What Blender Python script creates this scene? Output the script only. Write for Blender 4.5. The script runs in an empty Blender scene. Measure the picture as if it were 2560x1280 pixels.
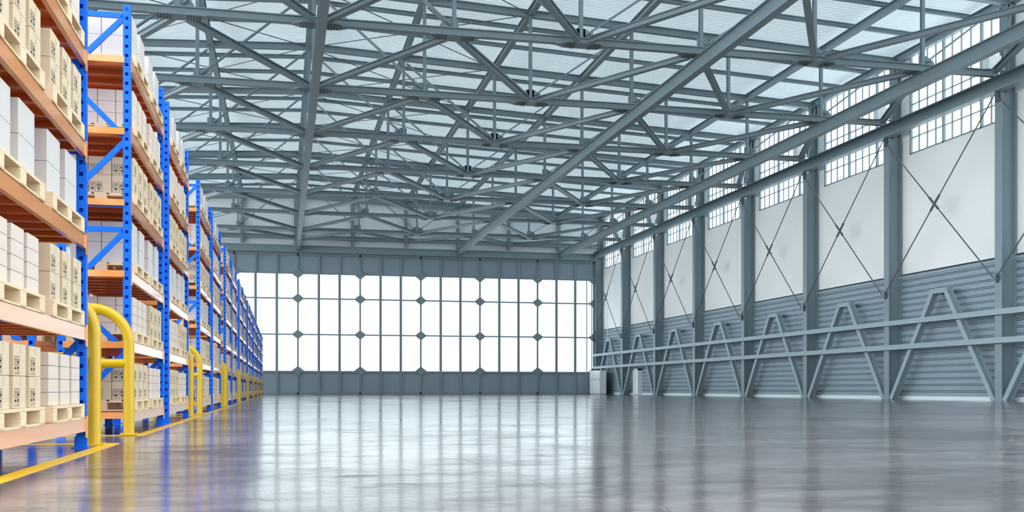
import bpy, math, random
from mathutils import Vector, Matrix
random.seed(7)
S = 0.625                      # one layout unit in metres
C = bpy.context.scene.collection

# ---------------------------------------------------------------- materials
def mat(name, col, rough=0.5, metal=0.0, coat=0.0, crough=.08, civ=1.5, noise=0.0, nscale=6.0, spec=0.5, bump=0.0, stretch=None):
    m = bpy.data.materials.new(name); m.use_nodes = True
    nt = m.node_tree; b = nt.nodes['Principled BSDF']
    b.inputs['Base Color'].default_value = (*col, 1)
    b.inputs['Roughness'].default_value = rough
    b.inputs['Metallic'].default_value = metal
    b.inputs['Coat Weight'].default_value = coat
    b.inputs['Coat Roughness'].default_value = crough; b.inputs['Coat IOR'].default_value = civ
    b.inputs['Specular IOR Level'].default_value = spec
    if noise or bump:
        tc = nt.nodes.new('ShaderNodeTexCoord'); mp = nt.nodes.new('ShaderNodeMapping')
        if stretch: mp.inputs['Scale'].default_value = stretch
        n = nt.nodes.new('ShaderNodeTexNoise'); n.inputs['Scale'].default_value = nscale; n.inputs['Detail'].default_value = 5
        nt.links.new(tc.outputs['Object'], mp.inputs['Vector']); nt.links.new(mp.outputs['Vector'], n.inputs['Vector'])
        if noise:
            r = nt.nodes.new('ShaderNodeMapRange'); r.inputs['From Min'].default_value = .3; r.inputs['From Max'].default_value = .7
            r.inputs['To Min'].default_value = 1 - noise; r.inputs['To Max'].default_value = 1 + noise
            mx = nt.nodes.new('ShaderNodeVectorMath'); mx.operation = 'SCALE'; mx.inputs[0].default_value = col
            nt.links.new(n.outputs['Fac'], r.inputs['Value']); nt.links.new(r.outputs['Result'], mx.inputs['Scale'])
            nt.links.new(mx.outputs['Vector'], b.inputs['Base Color'])
        if bump:
            bp = nt.nodes.new('ShaderNodeBump'); bp.inputs['Strength'].default_value = bump; bp.inputs['Distance'].default_value = .02
            nt.links.new(n.outputs['Fac'], bp.inputs['Height']); nt.links.new(bp.outputs['Normal'], b.inputs['Normal'])
    return m

STEEL = mat('painted_steel', (.215, .282, .315), .42, noise=.05, nscale=.6)
STEEL_RAIL = mat('rail_paint', (.30, .385, .43), .4, noise=.04, nscale=.6)
STEEL_DARK = mat('dark_steel', (.085, .108, .12), .45)
SIDING = mat('cladding_paint', (.265, .34, .40), .45, noise=.04, nscale=.4)
ROOF = mat('roof_sheet', (.80, .86, .88), .5, noise=.03, nscale=.3)
def translucent(m, w, col):
    nt = m.node_tree; b = nt.nodes['Principled BSDF']; o = nt.nodes['Material Output']
    t = nt.nodes.new('ShaderNodeBsdfTranslucent'); t.inputs['Color'].default_value = (*col, 1)
    x = nt.nodes.new('ShaderNodeMixShader'); x.inputs[0].default_value = w
    nt.links.new(b.outputs[0], x.inputs[1]); nt.links.new(t.outputs[0], x.inputs[2]); nt.links.new(x.outputs[0], o.inputs['Surface'])
translucent(ROOF, .135, (.80, .88, .92))
PLASTER = mat('white_plaster', (.85, .86, .86), .8, noise=.03, nscale=.25)
GABLE = mat('gable_panel', (.82, .87, .90), .7, noise=.03, nscale=.2)
DOORP = mat('door_panel_paint', (.27, .345, .40), .4, noise=.03, nscale=.3)
WHITE = mat('white_enamel', (.82, .87, .9), .3)
BLUE = mat('blue_enamel', (0, .15, .84), .4, spec=.35)
ORANGE = mat('orange_enamel', (.88, .325, .062), .36, coat=1, crough=.1, civ=1.9)
DECK = mat('deck_enamel', (.60, .14, .02), .4, coat=.3)
YELLOW = mat('yellow_enamel', (.64, .405, .0), .27, coat=.25)
WOOD = mat('pallet_wood', (.80, .66, .45), .65, noise=.09, nscale=7, stretch=(1, 1, 9), bump=.1)
KRAFT = mat('kraft_card', (.69, .57, .405), .75, noise=.03, nscale=3, bump=.05)
PINKC = mat('blush_card', (.71, .62, .55), .75, noise=.03, nscale=5, bump=.05)
WHITEC = mat('white_card', (.62, .60, .59), .7, noise=.025, nscale=5, bump=.05)
INK = mat('black_ink', (.02, .018, .015), .7)
TAPE = mat('carton_tape', (.60, .52, .41), .35)
TAPEY = mat('floor_tape', (.85, .52, .01), .3, noise=.06, nscale=2)
BASE = mat('pale_baseboard', (.75, .85, .88), .4)

def glass(name, tint):
    m = bpy.data.materials.new(name); m.use_nodes = True
    nt = m.node_tree; nt.nodes.clear()
    o = nt.nodes.new('ShaderNodeOutputMaterial'); t = nt.nodes.new('ShaderNodeBsdfTransparent'); g = nt.nodes.new('ShaderNodeBsdfGlossy')
    g.inputs['Roughness'].default_value = .05; t.inputs['Color'].default_value = (*tint, 1)
    x = nt.nodes.new('ShaderNodeMixShader'); x.inputs[0].default_value = .06
    nt.links.new(t.outputs[0], x.inputs[1]); nt.links.new(g.outputs[0], x.inputs[2]); nt.links.new(x.outputs[0], o.inputs[0])
    return m
GLASS = glass('window_glass', (.96, .99, 1))
DOORGLASS = glass('door_glass', (.68, .71, .72))

def floor_mat():
    m = bpy.data.materials.new('polished_concrete'); m.use_nodes = True
    nt = m.node_tree; b = nt.nodes['Principled BSDF']; N = nt.nodes.new; L = nt.links.new
    tc = N('ShaderNodeTexCoord')
    def noise(scale, detail, sx=1, sy=1, rough=.6):
        mp = N('ShaderNodeMapping'); mp.inputs['Scale'].default_value = (sx, sy, 1); L(tc.outputs['Object'], mp.inputs['Vector'])
        n = N('ShaderNodeTexNoise'); n.inputs['Scale'].default_value = scale; n.inputs['Detail'].default_value = detail; n.inputs['Roughness'].default_value = rough
        L(mp.outputs['Vector'], n.inputs['Vector']); return n.outputs['Fac']
    def rng(src, a, b_, c, d):
        r = N('ShaderNodeMapRange'); r.inputs['From Min'].default_value = a; r.inputs['From Max'].default_value = b_
        r.inputs['To Min'].default_value = c; r.inputs['To Max'].default_value = d; L(src, r.inputs['Value']); return r.outputs['Result']
    def math_(op, a, b_):
        x = N('ShaderNodeMath'); x.operation = op
        for i, v in enumerate((a, b_)):
            if isinstance(v, (int, float)): x.inputs[i].default_value = v
            else: L(v, x.inputs[i])
        return x.outputs[0]
    big = noise(.35, 8, 1, 1, .65); mid = noise(1.6, 8, .7, 1.3, .7); fine = noise(11, 7, .5, 1.5, .75)
    mixn = math_('ADD', math_('MULTIPLY', big, .55), math_('MULTIPLY', mid, .45))
    cr = N('ShaderNodeValToRGB'); L(mixn, cr.inputs['Fac'])
    e = cr.color_ramp.elements; e[0].position = .42; e[0].color = (.052, .043, .044, 1); e[1].position = .59; e[1].color = (.23, .21, .218, 1)
    L(cr.outputs['Color'], b.inputs['Base Color'])
    # scratches: thin voronoi cell edges at three orientations
    sc = None
    for (scl, sx, sy, rot) in ((.35, 1, .35, .5), (.5, .3, 1, -.35), (.28, 1, .5, 1.3)):
        mp = N('ShaderNodeMapping'); mp.inputs['Scale'].default_value = (sx, sy, 1); mp.inputs['Rotation'].default_value = (0, 0, rot)
        L(tc.outputs['Object'], mp.inputs['Vector'])
        v = N('ShaderNodeTexVoronoi'); v.feature = 'DISTANCE_TO_EDGE'; v.inputs['Scale'].default_value = scl; L(mp.outputs['Vector'], v.inputs['Vector'])
        s = rng(v.outputs['Distance'], .0, .0035, 1, 0)
        sc = s if sc is None else math_('MAXIMUM', sc, s)
    sc = math_('MULTIPLY', sc, rng(noise(.8, 3), .5, .62, 0, 1))
    rough = math_('ADD', rng(mixn, .40, .60, .135, .03), rng(fine, .35, .7, 0, .09))
    worn = rng(noise(2.2, 10, .5, 1.2, .78), .54, .66, 0, 1)
    rough = math_('ADD', rough, math_('MULTIPLY', worn, .14))
    rough = math_('ADD', rough, math_('MULTIPLY', sc, .1))
    L(rough, b.inputs['Roughness'])
    bp = N('ShaderNodeBump'); bp.inputs['Strength'].default_value = .18; bp.inputs['Distance'].default_value = .006
    h = math_('ADD', math_('MULTIPLY', fine, .35), math_('MULTIPLY', mid, .65))
    L(math_('SUBTRACT', h, math_('MULTIPLY', sc, .25)), bp.inputs['Height']); L(bp.outputs['Normal'], b.inputs['Normal'])
    b.inputs['Specular IOR Level'].default_value = .55
    return m
FLOORM = floor_mat()

# ---------------------------------------------------------------- mesh builder
class MB:
    def __init__(s): s.v = []; s.f = []; s.m = []
    def add(s, vs, fs, m=0):
        k = len(s.v); s.v += [tuple(v) for v in vs]
        for f in fs: s.f.append(tuple(i + k for i in f)); s.m.append(m)
        return s
    def box(s, x0, x1, y0, y1, z0, z1, m=0):
        return s.add([(x0,y0,z0),(x1,y0,z0),(x1,y1,z0),(x0,y1,z0),(x0,y0,z1),(x1,y0,z1),(x1,y1,z1),(x0,y1,z1)],
                     [(0,3,2,1),(4,5,6,7),(0,1,5,4),(1,2,6,5),(2,3,7,6),(3,0,4,7)], m)
    def sweep(s, p0, p1, prof, up=(0,0,1), m=0):
        """closed 2-D profile (side, up) swept from p0 to p1"""
        p0 = Vector(p0); p1 = Vector(p1); d = (p1 - p0).normalized(); u = Vector(up)
        sd = d.cross(u).normalized(); u = sd.cross(d).normalized(); n = len(prof)
        vs = [p + sd * a + u * b for p in (p0, p1) for a, b in prof]
        fs = [(i, (i+1) % n, n + (i+1) % n, n + i) for i in range(n)] + [tuple(range(n))[::-1], tuple(range(n, 2*n))]
        return s.add(vs, fs, m)
    def bar(s, p0, p1, w, h, up=(0,0,1), m=0):
        return s.sweep(p0, p1, [(-w/2,-h/2),(w/2,-h/2),(w/2,h/2),(-w/2,h/2)], up, m)
    def ibeam(s, p0, p1, w, h, t=.05, up=(0,0,1), m=0):
        W, H, q = w/2, h/2, t*.6
        return s.sweep(p0, p1, [(-W,-H),(W,-H),(W,-H+t),(q,-H+t),(q,H-t),(W,H-t),(W,H),(-W,H),(-W,H-t),(-q,H-t),(-q,-H+t),(-W,-H+t)], up, m)
    def cyl(s, p0, p1, r, n=12, m=0):
        up = (0,0,1) if abs((Vector(p1)-Vector(p0)).normalized().z) < .9 else (1,0,0)
        return s.sweep(p0, p1, [(r*math.cos(2*math.pi*i/n), r*math.sin(2*math.pi*i/n)) for i in range(n)], up, m)
    def prism(s, pts, axis, a, b, m=0):
        """polygon pts in the plane across `axis`, extruded from a to b"""
        f = {'x': lambda p, q: (q, p[0], p[1]), 'y': lambda p, q: (p[0], q, p[1]), 'z': lambda p, q: (p[0], p[1], q)}[axis]
        n = len(pts)
        return s.add([f(p, q) for q in (a, b) for p in pts], [(i, (i+1) % n, n + (i+1) % n, n + i) for i in range(n)] + [tuple(range(n))[::-1], tuple(range(n, 2*n))], m)
    def tube(s, pts, r, n=20, m=0):
        P = [Vector(p) for p in pts]; rings = []; ref = Vector((0,1,0))
        for i, p in enumerate(P):
            d = (P[min(i+1, len(P)-1)] - P[max(i-1, 0)]).normalized()
            a = d.cross(ref).normalized(); b = a.cross(d)
            rings.append([p + a*r*math.cos(2*math.pi*k/n) + b*r*math.sin(2*math.pi*k/n) for k in range(n)])
        vs = [v for g in rings for v in g]; fs = []
        for i in range(len(P)-1):
            for k in range(n): fs.append((i*n+k, i*n+(k+1)%n, (i+1)*n+(k+1)%n, (i+1)*n+k))
        fs += [tuple(range(n))[::-1], tuple(range((len(P)-1)*n, len(P)*n))]
        return s.add(vs, fs, m)
    def mesh(s, name, mats, smooth=False):
        me = bpy.data.meshes.new(name)
        me.from_pydata([(x*S, y*S, z*S) for x, y, z in s.v], [], s.f)
        for q in (mats if isinstance(mats, (list, tuple)) else [mats]): me.materials.append(q)
        me.polygons.foreach_set('material_index', s.m)
        me.update()
        import bmesh
        bm = bmesh.new(); bm.from_mesh(me); bmesh.ops.recalc_face_normals(bm, faces=bm.faces); bm.to_mesh(me); bm.free()
        if smooth:
            me.polygons.foreach_set('use_smooth', [True]*len(me.polygons))
            try: me.set_sharp_from_angle(angle=math.radians(40))
            except Exception: pass
        return me

def V(p): return (p[0]*S, p[1]*S, p[2]*S)
def tag(o, label=None, category=None, group=None, kind=None):
    for k, v in (('label', label), ('category', category), ('group', group), ('kind', kind)):
        if v: o[k] = v
    return o
def put(name, data, parent=None, loc=(0,0,0), **kw):
    o = bpy.data.objects.new(name, data); C.objects.link(o); o.location = V(loc)
    if parent: o.parent = parent
    return tag(o, **kw)
def obj(name, mb, mats, parent=None, loc=(0,0,0), smooth=False, **kw):
    return put(name, mb.mesh(name, mats, smooth), parent, loc, **kw)
KIDS = {}
def part(name, mb, mats, parent, **kw):
    o = obj(name, mb, mats, parent, **kw); KIDS.setdefault(parent.name, []).append(o); return o
def copy_tree(root, loc, **kw):
    r = root.copy(); C.objects.link(r); r.location = V(loc)
    for k in ('label', 'category', 'group', 'kind'):
        if k in kw: r[k] = kw[k]
    kids = []
    for ch in KIDS.get(root.name, []):
        c = ch.copy(); C.objects.link(c); c.parent = r; kids.append(c)
        for g in KIDS.get(ch.name, []):
            d = g.copy(); C.objects.link(d); d.parent = c
    KIDS[r.name] = kids
    return r
ORD = ['first','second','third','fourth','fifth','sixth','seventh','eighth','ninth','tenth','eleventh','twelfth','thirteenth','fourteenth','fifteenth','sixteenth','seventeenth','eighteenth']

# ---------------------------------------------------------------- layout
YK = [57.5 + 12.53*k for k in range(-1, 8)]      # column and truss lines
YB = 145.25                                      # back wall
XW = 46.2                                        # right wall surface
NX = [-28, -20.5, -13, -5.5, 2, 9.5, 17, 24.5, 32, 39.5, 45.3]
def zc(x): return 27.95 - .047*abs(x - 2)        # centre of the top chords

# floor, left wall
obj('floor', MB().box(-43, 48, -16, 150, -.4, 0), FLOORM, kind='structure')

obj('wall_left', MB().box(-42.6, -42.2, -16, 146, 0, 9.2), SIDING, kind='structure')
# ---------------------------------------------------------------- ceiling
ceil = put('ceiling', None, kind='structure')
def sheet(xa, xb):
    mb = MB(); y = 24.0; vs = []; fs = []; i = 0
    prof = []
    while y < YB + .3:
        prof += [(y, 0), (y+.16, 0), (y+.20, .07), (y+.36, .07)]; y += .40
    for (yy, dz) in prof:
        vs += [(xa, yy, zc(xa)+.62+dz*1.6), (xb, yy, zc(xb)+.62+dz*1.6)]
    fs = [(2*i, 2*i+1, 2*i+3, 2*i+2) for i in range(len(prof)-1)]
    return mb.add(vs, fs)
obj('roof_sheet', sheet(-42.4, 2), ROOF, ceil); obj('roof_sheet', sheet(2, 46.6), ROOF, ceil)
ys = []
for k in range(len(YK)-1):
    for j in (1, 2): ys.append(YK[k] + j*12.53/3)
ys = [24.1, 28.3, 32.4, 36.6, 40.8] + ys + [144.9]
pr = None
for y in ys:
    for (xa, xb) in ((-42.2, 2), (2, 46.4)):
        obj('purlin', MB().ibeam((xa, y, zc(xa)+.46), (xb, y, zc(xb)+.46), .2, .3, .035), STEEL, ceil)
for x in [-41, -35] + NX[:-1]:
    zz = zc(x) + .02
    w, h = (.55, .62) if x == 2 else (.42, .5)
    obj('rafter', MB().ibeam((x, 24, zz), (x, 144.9, zz), w, h, .05), STEEL, ceil)
for k in range(1, len(YK)-1):                     # tie rods in the roof plane
    for xn in (2, 17, -13):
        for sx in (-1, 1):
            if abs(xn + sx*7.5) > 20 or (xn == 17 and sx == 1) or (xn == -13 and sx == -1): continue
            for sy in (-1, 1):
                obj('tie_rod', MB().cyl((xn, YK[k], zc(xn)-.1), (xn+sx*7.5, YK[k]+sy*6.2, zc(xn+sx*7.5)-.1), .035, 6), STEEL_DARK, ceil)

# ---------------------------------------------------------------- trusses
def bolts(mb, x, y, z, nx, ny, dx, dy, m=1):
    for i in range(nx):
        for j in range(ny):
            mb.cyl((x+i*dx, y+j*dy, z), (x+i*dx, y+j*dy, z-.10), .035, 6, m)
def make_truss():
    t = put('roof_truss', None, loc=(0, YK[0], 0))
    zb = 21.1
    part('bottom_chord', MB().ibeam((-28, 0, zb), (45.0, 0, zb), .42, .42, .05), STEEL, t)
    for xa, xb in ((-28, 2), (2, 45.9)):
        part('top_chord', MB().ibeam((xa, 0, zc(xa)-.05), (xb, 0, zc(xb)-.05), .4, .5, .05), STEEL, t)
    for x in NX[:-1]:
        part('vertical_post', MB().ibeam((x, 0, zb+.2), (x, 0, zc(x)-.3), .22, .22, .03, up=(0,1,0)), STEEL, t)
    D = [(-28,-20.5),(-20.5,-13),(-13,-5.5),(-5.5,2),(9.5,2),(17,9.5),(17,24.5),(24.5,32),(32,39.5),(39.5,45.3)]
    for a, b in D:
        mb = MB(); p0 = Vector((a, 0, zb+.2)); p1 = Vector((b, 0, zc(b)-.3)); d = (p1-p0).normalized()
        for o in (-.07, .07): mb.bar(p0+d*.3+Vector((0,o,0)), p1-d*.3+Vector((0,o,0)), .09, .20, up=(1,0,0) if False else (0,1,0))
        part('diagonal', mb, STEEL, t)
        g = MB(); sg = 1 if b > a else -1                # web gusset at the foot of the diagonal
        g.prism([(a-.25*sg, zb+.2), (a-.25*sg, zb+.75), (a+.25*sg, zb+.78), (a+.8*sg, zb+.42), (a+.85*sg, zb+.2)], 'y', -.03, .03)
        for q in range(4): g.cyl((a+(.3+.13*q)*sg, -.03, zb+.33+.07*q), (a+(.3+.13*q)*sg, -.09, zb+.33+.07*q), .035, 6, 1)
        part('web_gusset', g, [STEEL, STEEL_DARK], t)
    for i, x in enumerate(NX[:-1]):
        g = MB()
        node = (round((x-2)/7.5) % 2 == 0)
        z = zb - .215
        if node:
            g.prism([(x-1.55,-.1),(x-.95,-.6),(x+.95,-.6),(x+1.55,-.1),(x+1.55,.1),(x+1.0,.45),(x-1.0,.45),(x-1.55,.1)], 'z', z-.04, z)
        else:
            g.prism([(x-1.5,-.25),(x+1.5,-.25),(x+1.5,.1),(x+.9,.7),(x-.9,.7),(x-1.5,.1)], 'z', z-.04, z)
        oy = -.42 if node else -.12
        for j in range(5):
            for s in (-1, 1): bolts(g, x+s*(.45+.16*j), oy, z-.04, 1, 5 - j//2 if node else 4, .1, .17)
        part('gusset_plate', g, [STEEL, STEEL_DARK], t)
    part('end_bracket', MB().box(44.1, 45.0, -.3, .3, zb+.22, zb+1.1).box(44.0, 45.1, -.34, .34, zb+.2, zb+.26), WHITE, t)
    part('end_strut', MB().ibeam((45.3, 0, zb+.2), (45.9, 0, zc(45)-.3), .25, .3, .04, up=(0,1,0)), STEEL, t)
    return t
truss0 = make_truss()
# the rule: the first visible truss is nearest the camera
for k, y in enumerate(YK[:8]):
    lab = ['grey steel roof truss, first from the open near end of the hall',
           'grey steel roof truss highest in view, second from the near end'][k] if k < 2 else f'grey steel roof truss across the hall, {ORD[k]} from the near end'
    kw = dict(label=lab, category='roof truss', group='steel roof trusses of the hall')
    if k == 0:
        for q, v in kw.items(): truss0[q] = v
    else: copy_tree(truss0, (0, y, 0), **kw)

# longitudinal girders under the bottom chords
for x, lab in ((2, 'grey girder under the ridge running from overhead to the gable wall'),
               (24.5, 'long grey girder crossing overhead midway between ridge and window wall'),
               (39.5, 'long grey girder overhead, next in from the window wall')):
    gr = put('girder', None, loc=(x, 0, 0), label=lab, category='girder', group='long girders under the trusses')
    part('girder_web', MB().box(-.04, .04, 34, 144.5, 19.99, 20.77), STEEL, gr)
    part('top_flange', MB().box(-.25, .25, 34, 144.5, 20.77, 20.83), STEEL, gr)
    part('bottom_flange', MB().box(-.25, .25, 34, 144.5, 19.93, 19.99), STEEL, gr)
gr = put('runway_beam', None, loc=(45.0, 0, 0), label='grey runway beam along the heads of the wall columns', category='girder')
part('beam_web', MB().box(-.16, -.08, 34, 144.6, 20.0, 20.8), STEEL, gr)
part('top_flange', MB().box(-.42, .2, 34, 144.6, 20.8, 20.88), STEEL, gr)
part('bottom_flange', MB().box(-.42, .2, 34, 144.6, 19.92, 20.0), STEEL, gr)

# zigzag bracing in the plane of the bottom chords, one set per bay
for k in range(len(YK)-1):
    y0, y1 = YK[k], (YK[k+1] if k < 7 else 144.55)
    b = put('bottom_bracing', None, loc=(0, y0, 0), label=f'zigzag grey bracing between bottom chords of the {ORD[k]} and {ORD[k+1]} trusses' if k < 7 else 'zigzag grey bracing between the last truss and the gable wall', category='bracing', group='zigzag bracing between the trusses')
    def mem(p, q):
        p = Vector(p); q = Vector(q); d = (q-p).normalized()
        part('brace', MB().ibeam(p+d*.75, q-d*.75, .36, .34, .045), STEEL, b)
    z = 21.03; ze = z if k < 7 else 21.7
    for xn in (-13, 2, 17, 32):
        mem((xn-7.5, .2, z), (xn, y1-y0, ze)); mem((xn, y1-y0, ze), (xn+7.5, .2, z))
    mem((39.5, .2, z), (44.5, y1-y0, ze))

# ---------------------------------------------------------------- right wall
wr = put('wall_right', None, kind='structure')
WB = 18.46                                        # window sills
obj('plaster', MB().box(XW, XW+.5, 32, 145.3, 9.2, WB), PLASTER, wr)
for k in range(len(YK)-1):                        # piers between the windows
    a = YK[k] - 1.2 if k else 32
    obj('pier', MB().box(XW, XW+.5, a, YK[k]+1.2, WB, 27), PLASTER, wr)
    obj('pilaster', MB().box(XW-.18, XW-.005, YK[k]+.2, YK[k]+1.2, WB-.1, 26.2), STEEL, wr)
obj('pier', MB().box(XW, XW+.5, 144.0, 145.3, WB, 27), PLASTER, wr)
def siding():
    mb = MB(); z = .25; prof = [(XW-.10, 0)]
    while z < 9.1:
        z2 = min(z+.4650, 9.25)
        prof += [(XW-.10, z), (XW-.10, z+.29), (XW+.06, z+.295), (XW+.06, z+.325), (XW-.10, z+.33), (XW-.10, z+.395), (XW+.06, z+.40), (XW+.06, z+.43), (XW-.10, z+.435)]
        z = z2
    prof += [(XW-.10, 9.25), (XW+.5, 9.25), (XW+.5, 0)]
    n = len(prof); vs = [(x, y, z) for y in (32, 145.2) for x, z in prof]
    return mb.add(vs, [(i, (i+1)%n, n+(i+1)%n, n+i) for i in range(n)] + [tuple(range(n)), tuple(range(n,2*n))])
obj('siding', siding(), SIDING, wr)
obj('siding_cap', MB().box(XW-.17, XW+.05, 32, 145.2, 9.2, 9.34), STEEL_RAIL, wr)
obj('baseboard_right', MB().box(XW-.17, XW-.105, 32, 139, .0, .26), BASE, kind='structure')
obj('trim_1', MB().ibeam((XW-.3, 32, 26.0), (XW-.3, 145, 26.0), .4, .6, .06), STEEL, kind='structure')

def make_window(n, y0, y1):
    w = put(f'window_{n}', None, kind='structure')
    fr = MB(); g = MB()
    z0, z1 = WB, 26.3
    fr.box(XW, XW+.16, y0, y0+.14, z0, z1).box(XW, XW+.16, y1-.14, y1, z0, z1).box(XW, XW+.16, y0, y1, z0, z0+.12).box(XW, XW+.16, y0, y1, z1-.1, z1)
    heavy = [y1-3.95, y1-8.05]; pitch = (y1-.1-heavy[0])/4
    for h in heavy: fr.box(XW, XW+.2, h-.07, h+.07, z0, z1)
    for a in (y1-.07, heavy[0], heavy[1]):
        for j in range(1, 4):
            q = a - j*1.0
            if q > y0+.3: fr.box(XW+.03, XW+.13, q-.035, q+.035, z0, z1)
    for z, t in ((19.7, .035), (20.95, .09), (22.2, .035), (23.6, .09)): fr.box(XW+.02, XW+.15, y0, y1, z-t, z+t)
    obj('window_frame', fr, STEEL, w)
    obj('pane', MB().box(XW+.07, XW+.085, y0+.05, y1-.05, z0+.05, z1-.05), GLASS, w)
for k in range(len(YK)-1):
    make_window(k+1, YK[k]+1.2, (YK[k+1]-1.2) if k < 7 else 144.0)

# columns
def make_column():
    c = put('wall_column', None, loc=(45, YK[0], 0))
    part('shaft', MB().ibeam((.55, 0, 0), (.55, 0, 19.9), .66, 1.1, .06, up=(1,0,0)), STEEL, c)
    part('upper_shaft', MB().ibeam((.85, .1, 19.9), (.85, .1, 25.7), .5, .6, .05, up=(1,0,0)), STEEL, c)
    part('base_plate', MB().box(-.12, 1.12, -.45, .45, 0, .06), STEEL, c)
    part('head_bracket', MB().box(-.10, .1, -.2, .2, 19.3, 19.92), STEEL_DARK, c)
    part('rod_bracket', MB().box(-.16, 0, -.07, .07, 7.65, 8.25).box(-.10, .0, -.2, .2, 7.8, 8.1), STEEL_DARK, c)
    return c
col0 = make_column()
for k in range(9):
    lab = 'tall grey steel wall column beside the white cabinet at the corner' if k == 8 else f'tall grey steel column on the window wall, {ORD[k]} from the near end'
    kw = dict(label=lab, category='column', group='steel columns along the window wall')
    if k == 0:
        for q, v in kw.items(): col0[q] = v
    else: copy_tree(col0, (45, YK[k] if k < 8 else 144.85, 0), **kw)

# A frames, rails, rod bracing
def make_aframe():
    a = put('wall_frame', None, loc=(45, YK[0], 0))
    prof_w = .34
    L = 12.53; zt = 7.75
    for s, name in ((-1, 'leg'), (1, 'leg')):
        yb = .55 if s == -1 else L-.45; yt = L/2-.75 if s == -1 else L/2+.75
        part('leg', MB().ibeam((.3, yb, 0.02), (.3, yt, zt-.1), .36, .5, .06, up=(1,0,0)), STEEL_RAIL, a)
    part('top_bar', MB().box(.05, .55, L/2-.9, L/2+.95, zt-.2, zt+.12), STEEL_RAIL, a)
    part('wall_tie', MB().box(.5, 1.15, L/2-.15+.8, L/2+.15+.8, zt-.18, zt+.08), STEEL_DARK, a)
    return a
af = make_aframe()
for k in range(8):
    kw = dict(label=f'grey A-shaped wall frame in the bay between the {ORD[k]} and {ORD[k+1]} columns', category='frame', group='A-shaped frames along the siding')
    if k == 0:
        for q, v in kw.items(): af[q] = v
    else: copy_tree(af, (45, YK[k], 0), **kw)
for z, lab in ((5.75, 'upper long pale rail bolted across the wall columns'), (3.92, 'lower long pale rail bolted across the wall columns')):
    r = put('wall_rail', None, loc=(44.86, 0, z), label=lab, category='rail', group='rails across the columns')
    part('rail_bar', MB().box(-.1, .1, 33, 145.0, -.18, .18), STEEL_RAIL, r)
def make_rods():
    b = put('cross_bracing', None, loc=(44.78, YK[0], 0)); L = 12.53
    for (za, zb_) in ((19.75, 8.0), (8.0, 19.75)):
        dx = .0 if za > zb_ else -.09
        part('rod', MB().cyl((dx, .1, za), (dx, L-.1, zb_), .045, 6), STEEL_DARK, b)
        p = Vector((dx, .1, za)); q = Vector((dx, L-.1, zb_)); d = q-p
        part('turnbuckle', MB().cyl(p+d*.46, p+d*.54, .085, 8), STEEL_DARK, b)
    return b
rb = make_rods()
for k in range(8):
    kw = dict(label=f'crossed tension rods between the {ORD[k]} and {ORD[k+1]} wall columns', category='tension rods', group='crossed rods along the window wall')
    if k == 0:
        for q, v in kw.items(): rb[q] = v
    else: copy_tree(rb, (44.78, YK[k], 0), **kw)

# ---------------------------------------------------------------- back wall
wb = put('wall_back', None, kind='structure')
obj('gable_panel', MB().prism([(-42.4, 20.4), (46.3, 20.4), (46.3, zc(46.3)+.6), (2, zc(2)+.6), (-42.4, zc(-42.4)+.6)], 'y', YB, YB+.4), GABLE, wb)
obj('lower_wall', MB().box(-42.4, -15.14, YB, YB+.4, 0, 20.4), PLASTER, wb)
obj('side_pier', MB().box(45.2, 46.7, YB, YB+.4, 0, 20.4), STEEL, wb)
for x in NX[:-1]:
    w = 1.1 if x == 2 else .42
    obj('gable_column', MB().ibeam((x, YB-.25, 20.9), (x, YB-.25, zc(x)), w, .45, .05, up=(0,1,0)), STEEL, wb)
obj('gable_beam', MB().ibeam((-42, 144.9, 21.85), (46, 144.9, 21.85), .5, .55, .05), STEEL, wb)
obj('eave_beam', MB().sweep((-42, 144.95, 0), (2, 144.95, 0), [(-.2, zc(-42)-.6), (.2, zc(-42)-.6), (.2, zc(-42)), (-.2, zc(-42))]), STEEL, wb) if False else None
for xa, xb in ((-42, 2), (2, 46)):
    obj('gable_rafter', MB().ibeam((xa, 144.95, zc(xa)-.2), (xb, 144.95, zc(xb)-.2), .4, .9, .06), STEEL, wb)
for z in (22.55, 22.85):
    tag(obj('wall_pipe', MB().cyl((-28, 144.55, z), (44.5, 144.55, z), .06, 8), STEEL_RAIL, smooth=True),
        f"{'lower' if z < 22.7 else 'upper'} of two thin pipes running along the gable wall", 'pipe', 'pipes on the gable wall')
obj('trim_2', MB().box(-42, 45.3, 144.5, 145.2, 19.75, 20.62).box(-42, 45.3, 144.4, 145.2, 20.55, 20.68).box(-42, 45.3, 144.4, 145.2, 19.7, 19.78), STEEL, kind='structure')

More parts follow.
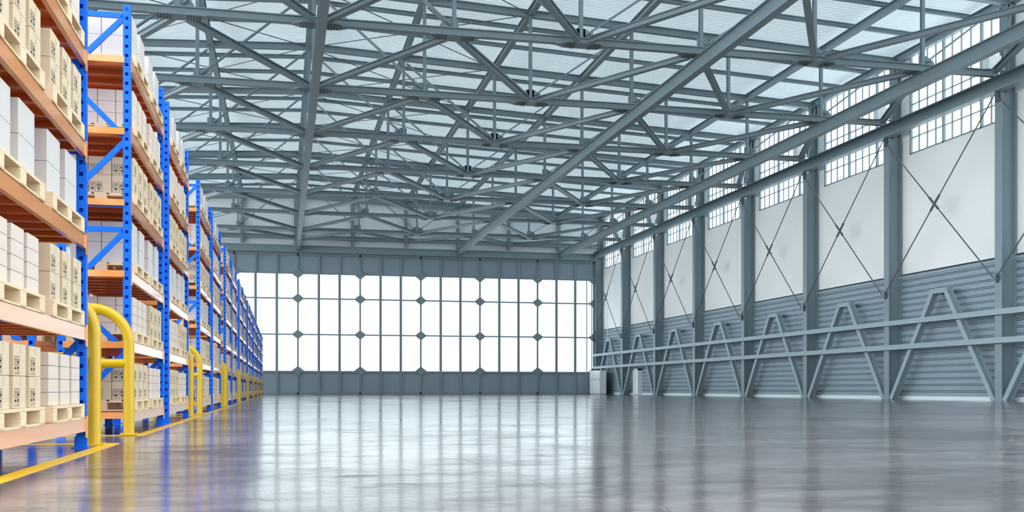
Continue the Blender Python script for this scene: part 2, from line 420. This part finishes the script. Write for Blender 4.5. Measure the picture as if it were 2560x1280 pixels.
def make_door(n, x0, last):
    """one leaf of the hangar door: x0 at its left joint, three panels wide"""
    d = put(f'door_{n}', None, loc=(x0, YB, 0), kind='structure'); W = 8.57; q = W/3
    y0, y1 = -.28, -.05
    obj('lower_panel', MB().box(0, W, y1-.06, y1, .06, 3.15), DOORP, d)
    obj('upper_panel', MB().box(0, W, y1-.06, y1, 16.9, 19.55), DOORP, d)
    fr = MB().box(0, W, y0, y1, 3.05, 3.3).box(0, W, y0, y1, 16.75, 16.95).box(0, W, y0, y1, 19.3, 19.69).box(0, W, y0, y1, 0.0, .3)
    for z in (8.36, 13.36): fr.box(0, W, y0+.05, y1, z-.09, z+.09)
    obj('door_frame', fr, STEEL, d)
    mj = MB().box(-.11, .11, y0, y1, .02, 19.6)
    if last: mj.box(W-.11, W+.16, y0, y1, .02, 19.6)
    obj('joint_post', mj, STEEL, d)
    for j in (1, 2): obj('mullion', MB().box(q*j-.17, q*j+.17, y0-.03, y1, .02, 19.6), STEEL, d)
    for xx in ([0, W] if last else [0]):
        for z in (3.3, 8.36, 13.36, 16.8):
            obj('corner_plate', MB().prism([(xx-.85, z), (xx, z-.68), (xx+.85, z), (xx, z+.68)], 'y', y0-.05, y0-.01), STEEL, d)
    obj('glass_pane', MB().box(.1, W-.1, y1-.04, y1-.025, 3.2, 16.85), DOORGLASS, d)
for i in range(7): make_door(i+1, -15.14 + 8.57*i, i == 6)
obj('trim_3', MB().ibeam((45.15, 144.6, 0), (45.15, 144.6, 20), .3, .5, .05, up=(0,1,0)), STEEL, kind='structure') if False else None

# cabinet, wall door, pipes in the far corner
cb = put('corner_cabinet', None, loc=(44.0, 139.3, 0), label='white metal cabinet in the far corner beside the hangar door', category='cabinet')
part('body', MB().box(0, .95, 0, 4.9, .08, 3.36).box(-.03, .98, -.03, 4.93, 3.36, 3.42), WHITE, cb)
part('plinth', MB().box(.05, .9, .05, 4.85, 0, .08), STEEL, cb)
for j in range(5):
    dd = part('cabinet_door', MB().box(-.05, -.005, .06+j*.97, .06+j*.97+.92, 1.1, 3.3), WHITE, cb)
    hh = MB().box(-.09, -.05, .12+j*.97, .16+j*.97, 1.9, 2.4); KIDS.setdefault(dd.name, []).append(obj('handle', hh, STEEL, dd))
for j in range(9):
    part('grille_panel', MB().box(-.05, -.005, .06+j*.54, .06+j*.54+.46, .15, 1.0), WHITE, cb)
dw = put('door_8', None, loc=(XW, 127.5, 0), kind='structure')
obj('door_frame', MB().box(-.7, 0, 0, .25, 0, 3.45).box(-.7, 0, 1.75, 2.0, 0, 3.45).box(-.7, 0, 0, 2.0, 3.25, 3.45), WHITE, dw)
dl = obj('door_leaf', MB().box(-.5, -.42, .25, 1.75, .05, 3.25), WHITE, dw); obj('handle', MB().box(-.58, -.5, .4, .5, 1.5, 1.8), STEEL, dl)
for j, (y, x, z1) in enumerate(((144.42, 44.35, 19.6), (144.42, 43.6, 19.6))):
    tag(obj('corner_pipe', MB().cyl((x, y, 0), (x, y, z1), .07, 8), STEEL, smooth=True), ['thin grey pipe rising beside the hangar door edge', 'thin grey pipe rising before the last wide pane of the hangar door'][j], 'pipe', 'pipes in the far corner')
bp = [(45.88, 141.6, 3.4+.5*i) for i in range(25)] + [(45.88, 141.55-.3*math.sin(a), 15.5+.3*(1-math.cos(a))+.2) for a in (.4,.8,1.2)] + [(45.88, 141.2, 16.1), (45.88, 139.6, 16.1)]
obj('bent_pipe', MB().tube([(x-.1*0, y, z) for x, y, z in bp], .05, 8), WHITE, smooth=True, label='thin white pipe bending over near the corner of the plaster wall', category='pipe')

# ---------------------------------------------------------------- floor marking
XF = -2.6                                         # aisle face of the racks
PIT = 15.25
def gs(g): return 18.87 + PIT*(g-2)               # first upright of island g
NG = 9
for g in range(1, NG+1):
    ya = gs(g)-.45 if g > 1 else -2; yb = gs(g)+11.1+1.12
    mb = MB().box(-2.51, -2.33, ya, yb, .0, .006).box(-5.4, -2.51, yb-.2, yb, 0, .006)
    if g > 1: mb.box(-5.4, -2.51, ya, ya+.2, 0, .006)
    obj('floor_line', mb, TAPEY, label=f'yellow floor line around the {ORD[g-1]} pair of racks from the near end', category='floor marking', group='yellow lines around the rack pairs')

# ---------------------------------------------------------------- racks
LZ = [.40, 1.63, 2.87, 4.11, 5.35, 6.60]          # beam tops
BW = 5.0                                          # frame to frame
DX = 1.20                                         # rack depth
UW = .125
def upright(name='upright'):
    """post along +z, its near (-Y) face and its aisle (+X) face punched with slots"""
    mb = MB(); w = UW; t = .012; H = 7.5
    mb.box(-w, -w+t, t, w, 0, H).box(-w+t, -.03, w-t, w, 0, H)                                    # inner wall
    hs = .052                                                       # near face with square holes
    mb.box(-w, -w+.036, 0, t, 0, H).box(-w+.036+hs, 0, 0, t, 0, H)
    z = 0
    while z < H:
        mb.box(-w+.036, -w+.036+hs, 0, t, z, min(H, z+.108)); z += .162
    mb.box(-t, 0, t, .03, 0, H).box(-t, 0, .05, w-.028, 0, H).box(-t, 0, w-.010, w, 0, H)   # aisle face with paired slots
    z = 0
    while z < H:
        mb.box(-t, 0, .03, .05, z, min(H, z+.05)).box(-t, 0, w-.028, w-.010, z, min(H, z+.05)); z += .081
    return mb
UPM = None
def make_rack():
    r = put('pallet_rack', None, loc=(XF, 0, 0))
    global UPM
    for y in (0, BW):
        for x in (0, -DX+UW):
            u = part('upright', upright(), BLUE, r) if UPM is None else None
            if u is None:
                u = put('upright', UPM, r); KIDS[r.name].append(u)
            UPM = u.data; u.location = V((x, y, 0))
            f = put('foot_plate', FOOT, u); KIDS.setdefault(u.name, []).append(f)
            f = put('splice', SPL, u); KIDS[u.name].append(f)
        xf, xr = -UW+.02, -DX+UW-.02
        for z in (7.32, 4.02, 3.58, .33):
            part('cross_brace', MB().box(xr, xf, y+.03, y+.09, z-.045, z+.045), BLUE, r)
        for (za, zb_) in ((7.30, 6.24), (5.2, 6.2), (5.12, 4.06), (3.55, 2.48), (1.475, 2.44), (1.42, .36)):
            part('cross_brace', MB().bar((xf, y+.06, za), (xr, y+.06, zb_), .06, .09, up=(0,1,0) if False else (0,0,1)), BLUE, r)
    for z in LZ:
        for x in (0, -DX):
            mb = MB()
            y0, y1 = UW, BW
            sx = 1 if x == 0 else -1
            mb.box(min(x, x-.06*sx), max(x, x-.06*sx), y0+.0, y1, z-.175, z)
            b = part('beam', mb, ORANGE, r)
            e = MB()
            for yy in (UW-.05, BW-.012):
                e.box(*(sorted((x+.014*sx, x-.001*sx))), yy-.03, yy+.05, z-.26, z+.03)
            o = obj('connector', e, ORANGE, b); KIDS.setdefault(b.name, []).append(o)
        dk = MB().box(-DX+.062, -.062, UW+.01, BW-.01, z-.035, z-.012)
        n = 9
        for j in range(n):
            yy = UW+.03 + j*(BW-UW-.18)/(n-1)
            dk.box(-DX+.062, -.062, yy, yy+.10, z-.12, z-.035)
        part('shelf_deck', dk, DECK, r)
        part('end_rail', MB().box(-DX+.1, -.1, -.03, -.003, z-.12, z-.01), ORANGE, r)
    return r
FOOT = MB().box(-UW-.05, .04, -.08, UW+.03, .0, .012).box(-UW-.02, .012, -.012, 0, .012, .16).mesh('foot_plate', BLUE)
SPL = MB().box(-UW-.008, .008, -.008, 0, 3.745, 3.78).box(.0, .008, 0, UW, 3.60, 3.78).mesh('splice', BLUE)
rack0 = make_rack()
racks = []                                        # (start y, pair, which)
for g in range(1, NG+1):
    for b in (0, 1):
        if g == 1 and b == 0: continue
        if g == NG and b == 1: pass
        racks.append((gs(g) + (6.12 if b else 0), g, b))
RN = []
for i, (y, g, b) in enumerate(racks):
    lab = f"blue and orange pallet rack, {ORD[i]} along the aisle from the near end"
    if i == 0: rack0.location = V((XF, y, 0)); tag(rack0, lab, 'pallet rack', 'pallet racks along the aisle')
    else: copy_tree(rack0, (XF, y, 0), label=lab, category='pallet rack', group='pallet racks along the aisle')

# rear row, seen through the slits of the front racks
for i, (y, lab) in enumerate(((racks[0][0], 'pallet rack back to back behind the near rack, its rear posts glimpsed between shelves'), (racks[1][0], 'pallet rack of the rear row, glimpsed behind the second rack from the near end'))):
    copy_tree(rack0, (XF-DX-.35, y, 0), label=lab, category='pallet rack', group='pallet racks of the rear row')

# ---------------------------------------------------------------- pallets
PL = 1.92; PD = 1.22
def pallet_mesh():
    mb = MB(); h = .2
    for j in range(3):                             # three blocks rows seen from the aisle
        y0 = (0, PL/2-.13, PL-.24)[j]; w = (.22, .25, .24)[j]
        for x0 in (-PD, -PD/2-.09, -.2): mb.box(x0, x0+.2, y0, y0+w, .022, .15)
        mb.box(-PD, 0, y0, y0+w, .150, .172)       # cross boards
        mb.box(-PD, 0, y0, y0+w, 0, .022)
    n = 5; w = .2
    for j in range(n):
        x0 = -PD + j*(PD-w)/(n-1)
        mb.box(x0, x0+w, 0, PL, .172, .2)
    mb.box(-.012, 0, 0, PL, .165, .172).box(-.1, 0, 0, PL, 0, .02).box(-PD, -PD+.1, 0, PL, 0, .02)
    return mb.mesh('pallet', WOOD)
PM = pallet_mesh()
OFF = (.57, 2.90)                                  # near and far pallet in a bay
KINDP = [('S','P'), ('P','S'), ('W','W'), ('S','S'), ('Q','Q'), ('W','W')]
GOODS = {'S': 'marked cartons', 'P': 'small plain cartons', 'W': 'tall white cartons', 'Q': 'small plain cartons'}
for i, (y, g, b) in enumerate(racks):
    for l, z in enumerate(LZ):
        if i == 0 and l == 5: continue
        for p in (0, 1):
            if i == 0 and l == 4 and p == 0: continue
            put('wooden_pallet', PM, loc=(XF+.015, y+OFF[p], z+.002), category='pallet', group=f'pallets on the {ORD[l]} shelf',
                label=f"wooden pallet under {GOODS[KINDP[l][p]]}, {'near' if p == 0 else 'far'} half of {ORD[l]} shelf, {ORD[i]} rack")
for y, w in ((racks[0][0], 'near'), (racks[1][0], 'second')):
    for p in (0, 1):
        put('wooden_pallet', PM, loc=(XF-DX-.36, y+OFF[p], LZ[1]+.002), category='pallet', group='pallets of the rear row',
            label=f"wooden pallet on the rear row behind the {w} rack, {'near' if p == 0 else 'far'} half")

# ---------------------------------------------------------------- cartons
def marks():
    """handling marks as 2-D polygons in a 2x2 grid, unit cell 1 x 0.82"""
    P = []; t = .022; W, H = 2.0, 1.64
    def rect(x0, y0, x1, y1): P.append([(x0,y0),(x1,y0),(x1,y1),(x0,y1)])
    for x in (0, 1, 2): rect(x-t, 0, x+t, H)
    for y in (0, .82, 1.64): rect(0, y-t, W, y+t)
    for x in (.32, .68):                           # two arrows up
        rect(x-.05, .82+.22, x+.05, .82+.55); P.append([(x-.11,.82+.53),(x+.11,.82+.53),(x,.82+.72)])
    rect(.2, .82+.13, .8, .82+.17)
    cx, cy = .5, .42                               # umbrella
    P.append([(cx+.33*math.cos(a), cy+.24*math.sin(a)) for a in [math.pi*i/10 for i in range(11)]])
    rect(cx-.025, .14, cx+.025, cy+.27); rect(cx-.02, .12, cx+.12, .16)
    cx = 1.5                                       # wine glass
    P.append([(cx-.28,.66),(cx+.2,.66),(cx+.24,.52),(cx+.12,.40),(cx-.12,.40),(cx-.26,.54)])
    P.append([(cx+.2,.62),(cx+.32,.68),(cx+.24,.56)])
    rect(cx-.03, .16, cx+.03, .42); rect(cx-.17, .12, cx+.17, .17)
    cy = .82                                       # two hands round a parcel
    P.append([(cx,cy+.70),(cx+.11,cy+.60),(cx+.07,cy+.46),(cx-.07,cy+.46),(cx-.11,cy+.60)])
    for s in (-1, 1):
        P.append([(cx+s*.34,cy+.56),(cx+s*.28,cy+.58),(cx+s*.24,cy+.40),(cx+s*.20,cy+.32),(cx+s*.30,cy+.22),(cx+s*.36,cy+.38)])
        P.append([(cx+s*.20,cy+.34),(cx+s*.09,cy+.40),(cx+s*.03,cy+.30),(cx+s*.06,cy+.12),(cx+s*.20,cy+.12),(cx+s*.30,cy+.22)])
    return P
MARKS = marks()
# name, x width, y width, height, stacks, tiers, pitch, x set-back
BX = {'S': ('marked_carton', .388, .49, .3275, 3, 2, .665, .02, KRAFT),
      'P': ('small_carton', .30, .50, .156, 3, 4, .66, .04, PINKC),
      'Q': ('small_carton', .30, .50, .208, 3, 3, .66, .04, PINKC),
      'W': ('white_carton', .52, .69, .372, 2, 2, 1.02, .07, WHITEC)}
def carton_geo(mb, k, x, y, z, ink=True, mi=0, ii=1):
    """x, y, z: aisle-side near bottom corner"""
    n, wx, wy, h = BX[k][:4]; e = .003
    c = .006
    x0, x1, y0, y1, z0, z1 = x-wx+e, x, y, y+wy, z+e, z+h-e
    # body with small chamfers along the vertical edges
    pts = [(x0+c,y0),(x1-c,y0),(x1,y0+c),(x1,y1-c),(x1-c,y1),(x0+c,y1),(x0,y1-c),(x0,y0+c)]
    mb.prism(pts, 'z', z0, z1, mi)
    if k == 'S' and ink:
        s = .105
        for P in MARKS:
            mb.add([(x1+.0015, y0+.015+a*s, z0+.02+b*s) for a, b in P], [tuple(range(len(P)))], ii)
            mb.add([(x0+.012+a*s*1.05, y0-.0015, z0+.02+b*s) for a, b in P], [tuple(range(len(P)))], ii)
    return mb
CM = {k: carton_geo(MB(), k, 0, 0, 0).mesh(BX[k][0], [BX[k][8], INK]) for k in BX}
TAPEM = MB().box(.0005, .0025, .49*.5, .49*.5+.045, .3275*.70, .322).box(-.388+.004, .0025, .49*.5, .49*.5+.045, .3245, .3262).mesh('tape_strip', TAPE)
LOOK = {'S': 'tan carton with black handling marks', 'P': 'small plain blush carton', 'Q': 'small plain blush carton', 'W': 'tall white carton'}
def tiers(n, t): return {2: ('lower','upper'), 3: ('bottom','middle','top'), 4: ('bottom','second','third','top')}[n][t]
rest = MB(); RM = {'S': 0, 'P': 1, 'Q': 1, 'W': 2}
count = 0
END = {1, 3, 5}                                    # racks whose near end is seen from the cross aisle
for i, (y, g, b) in enumerate(racks):
    for l, z in enumerate(LZ):
        for p in (0, 1):
            if i == 0 and ((l == 4 and p == 0) or l == 5): continue
            k = KINDP[l][p]; n, wx, wy, h, ns, nt, pit, sb, mm = BX[k]
            span = pit*(ns-1)+wy; yb = y+OFF[p]+(PL-span)/2
            ncol = int((PD-.02)/(wx+.006))
            for s in range(ns):
                for t in range(nt):
                    for c in range(ncol):
                        x = XF - sb - c*(wx+.006)
                        front = (c == 0); endv = (i in (1,) and p == 0 and s == 0 and c == 1)
                        indiv = (front and (i <= 2 or (i == 3 and l < 3 and p == 0 and False))) or endv
                        if indiv:
                            row = '' if front else 'inner '
                            o = put(n, CM[k], loc=(x, yb+s*pit, z+.2035+t*h), category='carton', group=f'{GOODS[k]} stacked on pallets',
                                label=f"{row}{LOOK[k]}, {tiers(nt,t)} of {ORD[s]} stack, {'near' if p == 0 else 'far'} pallet, {ORD[l]} shelf, {ORD[i]} rack".replace('with black handling marks', 'with marks' if not front else 'with black marks'))
                            if k == 'S' and front: put('tape_strip', TAPEM, o)
                            count += 1
                        elif front or (c < 2 and i < 5) or (s == 0 and p == 0 and b == 0 and i < 8):
                            carton_geo(rest, k, x, yb+s*pit, z+.2035+t*h, ink=(i < 6 and (front or s == 0)), mi=RM[k], ii=3)
print('individual cartons', count)
for y in (racks[0][0], racks[1][0]):
    for p in (0, 1):
        for s in range(2):
            for t in range(2): carton_geo(rest, 'W', XF-DX-.45, y+OFF[p]+.1+s*1.02, LZ[1]+.2035+t*.372, False, 2, 3)
obj('distant_cartons', rest, [KRAFT, PINKC, WHITEC, INK], label='cartons on pallets in the farther racks and in the inner rows', category='cartons', kind='stuff')

# ---------------------------------------------------------------- rack guards
def make_guard():
    r = put('rack_guard', None, loc=(-2.585, 0, 0)); R = .60; H = 2.17; D = 2.75; tr = .09
    arc = lambda cx, a0, a1: [(cx+R*math.cos(a), 0, H-R+R*math.sin(a)) for a in [a0+(a1-a0)*i/14 for i in range(15)]]
    pts = [(0,0,.02), (0,0,.8)] + arc(-R, 0, math.pi/2) + arc(-D+R, math.pi/2, math.pi) + [(-D,0,.8), (-D,0,.02)]
    part('hoop', MB().tube(pts, tr, 24), YELLOW, r, smooth=True)
    part('crossbar', MB().cyl((-.05,0,1.236), (-D+.05,0,1.236), .078, 20), YELLOW, r, smooth=True)
    for x in (0, -D):
        f = MB().box(x-.15, x+.15, -.15, .15, 0, .02)
        for a in (-.11, .11):
            for b_ in (-.11, .11): f.cyl((x+a, b_, .02), (x+a, b_, .045), .018, 6)
        part('base_plate', f, YELLOW, r)
    return r
g0 = make_guard(); first = True
for g in range(1, NG+1):
    for e in (0, 1):
        if g == 1 and e == 0: continue
        y = gs(g)-.30 if e == 0 else gs(g)+11.1+.55
        lab = f"yellow tubular rack guard at the {'near' if e == 0 else 'far'} end of the {ORD[g-1]} pair of racks"
        if first: g0.location = V((-2.585, y, 0)); tag(g0, lab, 'rack guard', 'yellow guards at the rack ends'); first = False
        else: copy_tree(g0, (-2.585, y, 0), label=lab, category='rack guard', group='yellow guards at the rack ends')

# ---------------------------------------------------------------- light
w = bpy.data.worlds.new('sky'); bpy.context.scene.world = w; w.use_nodes = True
bg = w.node_tree.nodes['Background']; bg.inputs['Color'].default_value = (.90, .97, 1.0, 1); bg.inputs['Strength'].default_value = 2.2
wn = w.node_tree; tcw = wn.nodes.new('ShaderNodeTexCoord'); sp = wn.nodes.new('ShaderNodeSeparateXYZ'); mr = wn.nodes.new('ShaderNodeMapRange')
wn.links.new(tcw.outputs['Generated'], sp.inputs[0]); wn.links.new(sp.outputs['X'], mr.inputs['Value'])
mr.interpolation_type = 'SMOOTHSTEP'                # the overcast sky is brighter on the side the sun is on
mr.inputs['From Min'].default_value = -1; mr.inputs['From Max'].default_value = -.45
mr.inputs['To Min'].default_value = 5.6; mr.inputs['To Max'].default_value = 2.2
my = wn.nodes.new('ShaderNodeMapRange'); my.interpolation_type = 'SMOOTHSTEP'; wn.links.new(sp.outputs['Y'], my.inputs['Value'])
my.inputs['From Min'].default_value = -.9; my.inputs['From Max'].default_value = -.1
my.inputs['To Min'].default_value = .65; my.inputs['To Max'].default_value = 1.0
mm = wn.nodes.new('ShaderNodeMath'); mm.operation = 'MULTIPLY'; wn.links.new(mr.outputs['Result'], mm.inputs[0]); wn.links.new(my.outputs['Result'], mm.inputs[1])
wn.links.new(mm.outputs[0], bg.inputs['Strength'])

def area(name, loc, rot, sx, sy, power, col=(1,1,1)):
    l = bpy.data.lights.new(name, 'AREA'); l.shape = 'RECTANGLE'; l.size = sx*S; l.size_y = sy*S; l.energy = power; l.color = col
    o = bpy.data.objects.new(name, l); C.objects.link(o); o.location = V(loc); o.rotation_euler = rot; return o

# ---------------------------------------------------------------- camera
cam = bpy.data.cameras.new('camera'); co = bpy.data.objects.new('camera', cam); C.objects.link(co)
cam.sensor_width = 36; cam.sensor_fit = 'HORIZONTAL'; cam.lens = 36*2556/2560
cam.shift_y = (972-640)/2560; cam.clip_end = 500
co.location = (0, 0, .8*S); co.rotation_euler = (math.pi/2, 0, -math.atan(572/2556))
sc = bpy.context.scene; sc.camera = co
sc.view_settings.view_transform = 'Standard'; sc.view_settings.look = 'None'; sc.view_settings.gamma = 1
sc.view_settings.exposure = 0.6
sc.cycles.max_bounces = 10; sc.cycles.diffuse_bounces = 5; sc.cycles.transparent_max_bounces = 12
sc.cycles.sample_clamp_indirect = 10
